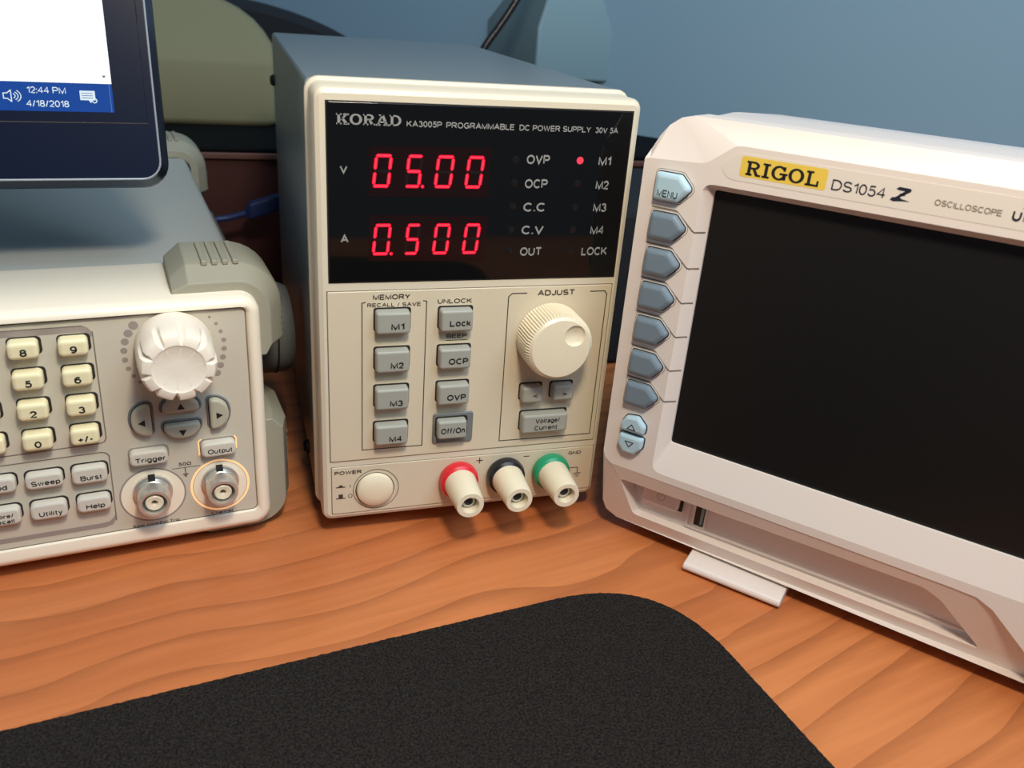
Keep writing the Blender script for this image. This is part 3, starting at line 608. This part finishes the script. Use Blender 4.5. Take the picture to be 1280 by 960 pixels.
# fluted white knob
b = B(G); cx, cz = -23.6, 71.9; n = 120; lo = []
def flute(rad, dep, k=10):
    P = []
    for i in range(n):
        t = 2 * PI * i / n; ph = (t * k / (2 * PI) + .25) % 1.0
        g = max(0, 1 - abs(ph - .5) / .14); rr = rad - dep * g ** 0.7
        P.append((cx + rr * math.cos(t), cz + rr * math.sin(t)))
    return P
for yy, rad, dep in ((.2, 11.7, 0), (-.6, 12.2, 0), (-9, 12.1, 0), (-10, 12.0, .2), (-13, 12.0, .9), (-18.3, 11.6, 1.7), (-19.6, 10.8, 1.9), (-20.1, 9.6, 1.5), (-20.2, 8.2, .2), (-19.8, 7.4, 0), (-19.7, 3, 0)):
    lo.append([(x, yy, z) for x, z in flute(rad, dep)])
b.loft(lo, knob_white); b.obj('dial_knob', fg, angle=28)
for x, nm in ((-35.4, 'trigger'), (-12.7, 'output')):
    z = 17.3
    b = B(G); b.lathe([(6.5, .3), (6.5, -1.2), (5.6, -1.4), (5.5, -3), (5.3, -3.2), (5.3, -8.4), (5.0, -9.2), (4.1, -9.2), (3.9, -8.6), (3.9, -4)], chrome, 'y', (x, 0, z), 40)
    b.box(x - 1.15, x + 1.15, -2.6, -.2, z + 5.2, z + 6.9, rubber)
    b.lathe([(1.0, -4.5), (1.0, -6.2), (1.3, -6.8), (.8, -7)], chrome, 'x', (x + 4.4, -5, z), 12)
    cn = b.obj('connector', fg, label='round metal %s connector' % nm)
    b = B(G); b.lathe([(3.0, -3.8), (3.0, -8.2), (2.6, -8.6), (1.1, -8.3), (.9, -6), (.4, -5.8)], ivory, 'y', (x, 0, z), 28); b.lathe([(.9, -6), (.5, -6.3)], dark_metal, 'y', (x, 0, z), 12); b.obj('insulator', cn, label='pale insulator ring round the centre pin')
# rubber corner bumpers
def bumper(y0, y1, ys, top, left=-22, flip=False):
    """L shaped bumper; the outline runs from the bezel edge outwards; ys +1 faces front"""
    b = B(G)
    def path(d):  # centre line offset d from the bezel edge
        P = []
        if top:
            r0 = 7 + d
            P.append((left, 86.5 + d)); 
            for i in range(9): t = PI / 2 - PI / 2 * i / 8; P.append((-2 + r0 * math.cos(t), 79.5 + r0 * math.sin(t)))
            P.append((5 + d, 63))
        else:
            kx = 1.6; P.append((5 + d * kx, 36))
            for i in range(9): t = -PI / 2 * i / 8; P.append((-2 + (7 + d * kx) * math.cos(t), 2.4 + (7 + d) * math.sin(t)))
            P.append((left, -4.6 + d * -1))
        return P
    T = 9.5 if top else 8.2; B0 = 9.5
    if not top: T = 5.8
    side = 9
    prof = [(0.2, y0), (4.2, y0), (T - .5, y0 + 6.5), (T, y0 + 8.5), (T, y1 - 6), (T - 1, y1 - 2), (4, y1), (0.2, y1)]
    rows = []
    for d, yy in prof:
        P = path(d)
        if top: P = [(left - .5, 86.5 + d * .45)] + [(left + 5, 86.5 + d)] + P[1:-1] + [(5 + d, 66.5), (5 + d * .5, 62.5)]
        else: P = [(5 + d * .7, 36.5), (5 + d * 1.6, 32.5)] + P[1:-1] + [(left + 5, -4.6 - d), (left, -4.6 - d * .45)]
        rows.append([(x, yy, z) for x, z in P])
    # end chamfers: shrink first and last section
    R = [[b.v(p) for p in row] for row in rows]
    m_ = len(R); n_ = len(R[0])
    for i in range(m_):
        for j in range(n_ - 1):
            b.face([R[i][j], R[i][j + 1], R[(i + 1) % m_][j + 1], R[(i + 1) % m_][j]], bumper_m)
    e0 = [R[i][0] for i in range(m_)]; e1 = [R[i][-1] for i in range(m_)]
    b.face(e0, bumper_m); b.face(e1[::-1], bumper_m)
    if top:
        for k in range(4): b.box(left + 10 + 3.4 * k, left + 12 + 3.4 * k, y0 + 5.5, y1 - 8, 86.5 + T - 1, 86.5 + T + .8, bumper_m)
        for k in range(5): b.box(5 + T - .5, 5 + T + .45, y0 + 9, y1 - 8, 66 + 2.4 * k, 67.3 + 2.4 * k, bumper_m)
    else:
        for k in range(5): b.box(5 + T * 1.6 - .5, 5 + T * 1.6 + .45, y0 + 9, y1 - 8, 12 + 3.2 * k, 13.6 + 3.2 * k, bumper_m)
    return b.obj('corner_bumper', fg, bevel=.8, bseg=2, angle=22)
bumper(6.5, 44, 1, True); bumper(6.5, 44, 1, False); bumper(246, 284, 1, True); bumper(246, 284, 1, False)
b = B(G); b.lathe([(19, 0), (19, 13), (17.5, 16), (9, 17)], hub_m, 'x', (8.5, 62, 51), 40); b.lathe([(10, -5), (10, 1)], hub_m, 'x', (8.5, 62, 51), 24); b.lathe([(19.4, 8.6), (19.4, 9.4)], rubber, 'x', (8.5, 62, 51), 40); b.obj('handle_hub', fg, label='round grey pivot of the carrying handle')
b = B(G); b.prism(rrect(8, 15, 40, 57, 2), 240, 72, hub_m, 2); b.obj('handle_arm', fg)

# ------------------------------------------------------------------ oscilloscope
ss = .985
S = lambda p: (p[0] * ss, p[1] * ss, p[2] * ss + 51.8)
sp = thing('oscilloscope', 'white oscilloscope with dark screen and blue grey side keys', 'oscilloscope', (121.0, -36.35, 0), -math.radians(49.1))
UR = 292
LOWP = [(-25.9, -13), (-24.6, -16), (-22.2, -17.6), (100.2, -18.3), (107.7, -18.6), (113.0, -21.0), (126, -32.5), (135, -44.5)]
def low_y(z): return max(0, (-17.4 - z) * 8.5 / 28.6)
b = B(S)
A = [(-25.4, 98.4), (-23.5, 98.8), (-6, 99.8), (-3.5, 100.6), (4.2, 106.5), (6.5, 107.0), (UR, 106.4)]
def polyfill(loops, yf, M):
    vs = []
    edges = []
    for L in loops:
        V = [b.v((x, yf(x, z), z)) for x, z in L]
        edges += [b.bm.edges.new((V[i], V[(i + 1) % len(V)])) for i in range(len(V))]
    r_ = bmesh.ops.triangle_fill(b.bm, edges=edges, use_beauty=True, use_dissolve=False)
    for f_ in r_['geom']:
        if isinstance(f_, bmesh.types.BMFace): f_.material_index = b.mi(M)
front = A + [(UR, -46)] + [(135, -46)] + LOWP[::-1]
hole = round_poly([(-5.5, -14.8), (158.5, -14.8), (158.5, 93.8), (-4.2, 93.8)], 4, 4)
scr = round_poly([(-1.4, -2.8), (153.5, -2.8), (153.5, 91.4), (-1.2, 91.6)], 1.2, 4)
polyfill([front, hole], lambda x, z: 0, sc_white)
b.loft([[(x, 0, z) for x, z in hole], [(x, 4.0, z) for x, z in scr], [(x, 5.2, z) for x, z in scr]], sc_white, False, False)
# upper facet
TOP = [(-25.6, 1.5, 98.0), (-24.6, 3.0, 101.5), (-22.6, 4.2, 106), (-20.2, 4.8, 109.4), (-16.5, 5.0, 112.2), (-11.5, 5.2, 113.3), (UR, 5.2, 113.0)]
tv = [b.v(p) for p in TOP]; av = [b.v((x, 0, z)) for x, z in A]
for f_ in ((av[0], tv[0], tv[1]), (av[0], tv[1], av[1]), (av[1], tv[1], tv[2]), (av[1], tv[2], tv[3]), (av[1], tv[3], av[2]), (av[2], tv[3], tv[4]), (av[2], tv[4], av[3]), (av[3], tv[4], tv[5]), (av[3], tv[5], av[4]), (av[4], tv[5], av[5]), (av[5], tv[5], tv[6], av[6])):
    b.face(list(f_)[::-1], sc_white)
# lower facet with the pocket
rec = round_poly([(-18.4, -24.0), (-12.6, -40.6), (114.5, -41.6), (98.5, -25.6), (92.5, -22.9)], 2, 3)
polyfill([LOWP + [(135, -46), (-20, -46), (-24.6, -43.5), (-26, -39)], rec], lambda x, z: low_y(z), sc_white)
rin = round_poly([(-16.4, -22.5), (-11.6, -40.4), (112.5, -41.4), (97, -25), (92, -22.4)], 1.5, 3)
b.loft([[(x, low_y(z), z) for x, z in rec], [(x, 11, z) for x, z in rin]], sc_white, False, True)
lv = [b.v((x, 0, z)) for x, z in LOWP]; lv2 = [b.v((x, low_y(z), z)) for x, z in LOWP]
for i in range(len(lv) - 1): b.face([lv[i], lv[i + 1], lv2[i + 1], lv2[i]], sc_white)
# rim of the shell, running back
BK = [(-25.6, 98.0), (-24.6, 101.5), (-22.6, 106), (-20.2, 109.4), (-16.5, 112.2), (-11.5, 113.3), (UR, 113.0), (UR, -46), (-20, -46), (-24.6, -43.5), (-26, -39), (-25.9, -13)]
fr = [(-25.4, 0, 98.4)] + TOP[0:0]
rim0 = [TOP[0], TOP[1], TOP[2], TOP[3], TOP[4], TOP[5], TOP[6], (UR, 0, -46), (-20, low_y(-46), -46), (-24.6, low_y(-43.5), -43.5), (-26, low_y(-39), -39), (-25.9, 0, -13)]
rim1 = [(x + (.4 if x < 0 else 0), 15, z) for x, z in BK]
b.loft([rim0, rim1], sc_white, False, False)
b.face([b.v(p) for p in ((-25.4, 0, 98.4), (-25.9, 0, -13), TOP[0])], sc_white)
b.loft([rim1, [(x, 15, z) for x, z in inset(BK[::-1], 1.5)[::-1]]], sc_white, False, False)
shell = b.obj('front_shell', sp, bevel=.75, bseg=3, angle=14)
b = B(S); out = rrect(-23, UR - 3, -44, 110.5, 8, 5)
b.loft([[(x, 13, z) for x, z in out], [(x, 60, z) for x, z in out], [(x, 120, z) for x, z in inset(out, 5)]], sc_white); b.obj('rear_case', sp, bevel=1.5)
b = B(S); b.prism(inset(scr, -.3), 7, 5.0, sc_screen); b.obj('screen', sp, label='matte black switched off screen')
# name plate
b = B(S); pl = round_poly([(1.0, 100.4), (6.4, 104.7), (UR - 90, 104.6), (UR - 90, 96.4), (4.6, 96.6), (2.6, 97.6)], 1.0, 3)
b.prism(pl, .3, -.06, sc_line); b.prism(inset(pl, .22), .2, -.09, sc_plate)
b.prism(rrect(7.0, 33.6, 97.9, 104.25, .8), .2, -.13, yellow)
b.slab('RIGOL', 8.9, 31.4, 98.6, 103.0, -.2, ink_black, .1)
b.text('DS1054', 35.3, 50.6, 98.5, 3.2, -.16, navy, 0.0)
for P in ([(53.1, 101.9), (53.9, 102.6), (56.9, 102.5), (57.3, 102.1), (56.9, 101.4), (55.9, 101.6), (54.2, 101.6)], [(55.7, 101.7), (57.2, 101.7), (54.6, 99.7), (53, 99.2)], [(52.1, 98.6), (52.5, 99.4), (54.3, 99.8), (55.2, 99.3), (57.6, 98.9), (55.5, 98.7), (53, 98.3)], [(54.2, 100.7), (55.6, 101.1), (55.9, 100.3), (54.8, 100.1)]): b.flat(P, -.16, navy)
b.text('OSCILLOSCOPE', 63.9, 81.1, 99.15, 1.75, -.16, ink_line, 0.008)
b.text('U', 83.6, 85.8, 98.5, 3.0, -.16, navy, .02); b.text('ltra', 86.3, 90.4, 98.5, 3.0, -.16, ink_line, .01); b.text('Vision', 91, 99.5, 98.5, 3.0, -.16, sc_line, 0)
b.line([(85.5, 102.3), (99.5, 102.3)], .15, -.16, sc_line)
b.obj('name_plate', sp)
# side keys
cz = [90.7, 77.5, 65.0, 52.6, 40.0, 27.0, 14.7]
for i, z in enumerate(cz):
    pent = [(-19.9, z - 4.4), (-11.2, z - 4.4), (-7.6, z - .8 + .4), (-7.6, z + .8), (-11.2, z + 4.5), (-19.6, z + 4.5)]
    pr = round_poly(pent, .7, 3); b = B(S)
    b.prism(inset(pr, -1.0), .3, -.12, sc_line); b.prism(inset(pr, -.75), .2, -.16, sc_white); b.prism(inset(pr, -.35), .2, -.2, dark_gap)
    M = sc_key_l if i == 0 else sc_key
    b.keycap(pent, .7, .2, -2.8, M, 1.5, 1.1)
    if i == 0: b.text('MENU', -18.3, -11.2, z - 3.1, 2.3, -2.86, ink_black, .006)
    b.obj('side_key', sp, label='pale blue key marked MENU' if i == 0 else 'blue grey key')
    if i:
        b = B(S); hx = -5.5 + (z + 14.8) / 108.6 * 1.3; sx = -1.4 + (z + 2.8) / 94.4 * .2; x1 = sx - .35; y1 = 4 * (x1 - hx) / (sx - hx) - .38
        b.line([(-20.4, z + 5.8), (-12.0, z + 5.8), (-11.2, z + 5.5), (hx - .7, z + .2), (hx - .1, z - .1)], .45, -.06, ink_line); b.face([b.v(q) for q in ((hx - .3, -.1, z - .32), (hx + .3, .0, z - .32), (x1, y1, z - .32), (x1, y1, z + .12), (hx + .3, .0, z + .12), (hx - .3, -.1, z + .12))], ink_line); b.obj('key_groove', sp)
for t, P in (('up', [(-19.4, -.9), (-10.1, -.4), (-10, 2.6), (-13.2, 5.9), (-17.9, 5.2), (-19.6, 2.2)]), ('down', [(-17.4, -9.8), (-13, -9.9), (-10.2, -6.6), (-10.1, -2.4), (-19.4, -2.2), (-19.9, -6.6)])):
    pr = round_poly(P, .7, 3); b = B(S); b.prism(inset(pr, -.4), .2, -.15, dark_gap); b.keycap(P, .7, .2, -2.6, sc_key_l, 1.1, .9)
    zc = 1.6 if t == 'up' else -5.6; s_ = 1 if t == 'up' else -1
    T3 = [(-16.6, zc - 1.0 * s_), (-13.4, zc - 1.0 * s_), (-15, zc + 1.1 * s_)]
    b.line(T3, .34, -2.68, ink_black, True); b.obj('arrow_key', sp, label='pale blue key with triangle pointing ' + t)
# power key, usb socket in the pocket
b = B(S); b.prism(round_poly([(-9.7, -33.6), (4.6, -33.6), (5.0, -24.0), (-10.4, -24.0)], .8, 3), 11.1, 7.4, sc_white, .6); b.prism([(-10.4, -34.1), (5.8, -34.1), (6.2, -23.6), (-11.1, -23.6)], 11.2, 10.2, dark_gap)
b.ring(circ(-2.4, -28.8, 1.7, 24), circ(-2.4, -28.8, 1.5, 24), 7.34, sc_line); b.line([(-2.4, -28.6), (-2.4, -26.6)], .22, 7.32, sc_line); b.obj('power_key', sp)
b = B(S); b.prism(rrect(8.4, 109, -39.6, -38.7, .4), 11.2, 10.2, sc_white, .35); b.prism(rrect(7.8, 8.9, -39.6, -23, .4), 11.2, 10.2, sc_white, .35); b.obj('pocket_rib', sp)
b = B(S)
ou = rrect(10.4, 16.0, -38.4, -24.6, .6); ii = rrect(11.2, 15.2, -37.6, -25.4, .3)
b.loft([[(x, 11.1, z) for x, z in ou], [(x, 10.2, z) for x, z in ou], [(x, 10.2, z) for x, z in ii], [(x, 10.9, z) for x, z in ii]], sc_plate, False, False)
b.flat(ii, 10.85, black_pl); b.box(13.6, 14.7, 10.1, 10.8, -36.5, -26, white_pl); b.obj('usb_socket', sp)
# round signal connectors beyond the pocket
for k in range(4):
    x = 142.5 + 36 * k
    b = B(S); b.lathe([(10.5, .2), (10.5, -.5), (10.0, -.7), (7.4, -.7)], sc_line, 'y', (x, 0, -27), 40, True, False)
    b.lathe([(7, -.3), (7, -2), (5.6, -2.2), (5.5, -14), (5, -14.6), (4.1, -14.6), (4, -6)], chrome, 'y', (x, 0, -27), 32); b.obj('input_connector', sp)
for r_ in range(3):
    for c_ in range(3):
        b = B(S); b.lathe([(7, .2), (7, -9), (6, -10), (1, -10.2)], sc_key, 'y', (180 + 38 * c_, 0, 15 + 34 * r_), 24); b.obj('control_knob', sp)
# feet
b = B(S)
prof = [(-.6, -51.2), (-.9, -50), (-.2, -48.6), (26, -45.0), (30, -45.5), (28, -52.2), (2, -52.4)]
lo = [[(x, y_, z) for y_, z in prof] for x in (13.2, 51.0)]
b.loft(lo, sc_white); b.obj('front_foot', sp, bevel=.6, bseg=2, label='white fold-out foot under the front')
b = B(S); lo = [[(x + 205, y_, z) for y_, z in prof] for x in (13.2, 51.0)]; b.loft(lo, sc_white); b.obj('front_foot', sp, bevel=.6)
for x in (5, 255):
    b = B(S); b.lathe([(7, -52.5), (7, -44)], rubber, 'z', (x, 100, 0), 24); b.obj('rear_foot', sp)

# ------------------------------------------------------------------ computer monitor
TL = math.radians(13); kt, st = math.cos(TL), math.sin(TL)
Mf = lambda p: (p[0], p[1] * kt + p[2] * st, -p[1] * st + p[2] * kt + 149.76)
mon = thing('computer_monitor', 'black bezel monitor showing a white window above a blue taskbar', 'monitor', (-59.8, 37.58, 0), .096)
L0 = -500
b = B(Mf); out = rrect(L0, 12.4, -21.2, 290, 6, 6); oo = inset(out, -2.6)
b.loft([[(x, 26, z) for x, z in inset(out, 14)], [(x, 17, z) for x, z in inset(oo, 2.5)], [(x, 11, z) for x, z in oo], [(x, 7, z) for x, z in inset(oo, .5)], [(x, 1.2, z) for x, z in inset(out, -.2)]], mon_rim, smooth=True, cap1=False); b.loft([[(x, 1.2, z) for x, z in inset(out, -.2)], [(x, .3, z) for x, z in inset(out, -.1)], [(x, 0, z) for x, z in inset(out, .15)], [(x, .1, z) for x, z in inset(out, .35)], [(x, .6, z) for x, z in inset(out, .6)]], mon_edge, False, True); b.obj('housing', mon)
b = B(Mf); b.prism(inset(out, .55), 2, .2, mon_blk); b.line([(L0 + 4, -3.3), (9.8, -3.3)], .25, .2, ink_line); b.line([(9.6, -3.3), (9.4, 280)], .2, .2, mon_rim); b.obj('bezel', mon)
b = B(Mf); b.flat([(L0 + 12, 8.75), (0, 8.75), (0, 278), (L0 + 12, 278)], .12, scr_white); b.flat([(L0 + 12, 0), (0, 0), (0, 8.75), (L0 + 12, 8.75)], .12, scr_blue)
y = .06
b.text('12:44 PM', -24.4, -13.5, 5.35, 2.0, y, scr_ink); b.text('4/18/2018', -25, -13, 1.3, 2.0, y, scr_ink)
b.flat([(-9.6, 3.6), (-7.2, 3.6), (-6.6, 2.7), (-6.2, 3.6), (-5.2, 3.6), (-5.2, 6.5), (-9.6, 6.5)], y, scr_ink)
for q in (5.7, 5.0, 4.3): b.line([(-9.1, q), (-5.9, q)], .18, .03, scr_blue)
b.ring(circ(-5.5, 3.5, .8, 16), circ(-5.5, 3.5, .5, 16), .02, scr_ink)
b.line([(-31, 3.6), (-31, 5.2), (-30, 5.2), (-28.9, 6.1), (-28.9, 2.7), (-30, 3.6), (-31, 3.6)], .28, y, scr_ink)
for r_ in (1.1, 1.9, 2.7):
    P = [(-28.9 + r_ * math.cos(t), 4.4 + r_ * .75 * math.sin(t)) for t in [(-.9 + 1.8 * i / 8) for i in range(9)]]; b.line(P, .24, y, scr_ink)
b.flat([(-2.6, 11.3), (-2.0, 10.5), (-1.4, 11.3)], y, scr_arrow); b.line([(-.8, .1), (-.8, 8.6)], .18, y, scr_dim)
b.obj('screen', mon, autos=False, label='lit screen with white window and blue taskbar clock')
b = B(); b.prism(rrect(-315, -255, 0, 170, 3), 118, 100, mon_blk, 2); b.box(-300, -270, 52, 104, 128, 165, mon_blk); b.obj('stand_neck', mon)
b = B(); lo = []
for z, d in ((0, 0), (5, 0), (7, 2)): lo.append([(x, yy, z) for x, yy in inset(rrect(-420, -205, 40, 215, 30), d)])
b.loft(lo, mon_blk); b.obj('stand_base', mon)

# ------------------------------------------------------------------ mouse pad
pad_c = (117.2, -49.6); pr_ = math.radians(7.0)
pd = [(0, 0), (-420, 0), (-420, -300), (0, -300)]
ol = round_poly([(0, -300), (0, 0), (-420, 0), (-420, -300)], 44, 14)
dense = []
for i in range(len(ol)):
    p, q = Vector(ol[i]), Vector(ol[(i + 1) % len(ol)]); k = max(1, int((q - p).length / .8))
    for j in range(k):
        v_ = p + (q - p) * j / k; dense.append((v_.x + random.uniform(-.12, .12), v_.y + random.uniform(-.16, .16)))
ca, sa = math.cos(pr_), math.sin(pr_)
PF = lambda p: (p[0] * ca - p[1] * sa, p[0] * sa + p[1] * ca, p[2])
b = B(PF); b.loft([[(x, yy, z) for x, yy in dense] for z in (.2, 2.8)], pad_m)
o = b.obj('mouse_pad', angle=60); o.location = Vector((pad_c[0], pad_c[1], 0)) * MM
tag(o, 'black cloth mouse pad with one rounded corner on the wooden desk', 'mouse pad')

# ------------------------------------------------------------------ things at the back
b = B(); lo = []
edge = [(93.2, 4.5, 3.5), (95, 6.8, 1.2), (98, 8, 0), (115, 8.3, 0), (134, 8.3, 0), (138, 8.2, 0), (148, 6.3, 0), (156, 1, 0), (163, -5.5, 0), (170, -15.5, 0), (177, -31, 0), (183, -53, 0), (188, -84, 0)]
for z, xr, k in edge:
    yf = 384 + max(0, z - 136) * .8
    lo.append([(x, yy, z) for x, yy in rrect(-330, xr, yf + k, 446, 9, 5)])
b.loft(lo, foam_m, smooth=True)
o = b.obj('foam_pad', angle=60); tag(o, 'pale yellow foam pad with rounded corner standing behind the monitor', 'foam pad')
b = B(); ol = [(140, 94), (120, 112)] + [(-60 + 178 * math.cos(t), 94 + 84 * math.sin(t)) for t in [PI * (.12 + .88 * i / 24) for i in range(25)]]
b.loft([[(x, 520, z) for x, z in inset(ol, 6)], [(x, 512, z) for x, z in ol], [(x, 462, z) for x, z in ol], [(x, 454, z) for x, z in inset(ol, 6)]], black_cloth, smooth=True)
o = b.obj('padded_case', angle=60); tag(o, 'low black padded case with curved top behind the foam', 'case')
# white wedge-shaped adapter on the wall
def adw(a, out_, z): q = WP + WD * a + WN * out_; return (q.x, q.y, z)
b = B(); lo = []
for z, kx in ((131, 1), (171, 1), (198, .72), (232, .66)):
    a0 = 38 + 44 * (1 - kx); lo.append([adw(a0, -.5, z), adw(a0 + 45 * kx, 48 * kx, z), adw(a0 + 128 * kx, -.5, z)])
b.loft(lo, white_pl)
o = b.obj('wall_adapter', bevel=2.5, bseg=3); tag(o, 'white plastic adapter with sloping shoulders on the blue wall', 'adapter')
o = tube('power_cord', [(120, 380, 96.5), (128, 350, 105), (141, 345, 140), (148, 345, 157), (159, 345, 173), (170, 345, 190), (182, 348, 214), (215, 400, 300), (262, 444, 420)], 2.6, black_pl)
tag(o, 'thin black cord hanging in front of the wall beside the adapter', 'cord')
uc = thing('usb_cable', 'dark blue cable with moulded plug behind the power supply', 'cable', (-60, 268, 0))
uf = lambda p: (p[0] + 60, p[1] - 268, p[2])
tube('cord', [(-38, 293, 2.3), (-43, 292, 12), (-45, 282, 38), (-41, 268, 53.5), (-30, 268, 56), (-18, 267, 59.5)], 2.0, blue_cable, uc, f=uf)
b = B(lambda p: uf(p)); ol = rrect(-7, 7, -5, 5, 2)
mtx = lambda a, c_, s_: (-20 + s_ * .95, 267 + a * 0.6, 60 + s_ * .3 + c_)
b.loft([[mtx(x * .5, z * .5, 0) for x, z in ol], [mtx(x, z, 3) for x, z in ol], [mtx(x, z, 26) for x, z in ol]], blue_cable); b.obj('plug', uc, bevel=.6)

b = B(); out = rrect(162, 292, 0.2, 91, 4, 4)  # added black box, stands in for the dark between supply and scope
b.loft([[(x, 268, z) for x, z in inset(out, 3)], [(x, 265, z) for x, z in out], [(x, 146, z) for x, z in out], [(x, 143, z) for x, z in inset(out, 1)], [(x, 142, z) for x, z in inset(out, 3)]], black_cloth, smooth=True)
o = b.obj('dark_filler_box'); tag(o, 'plain black box added to darken the gap between the power supply and the oscilloscope', 'box')
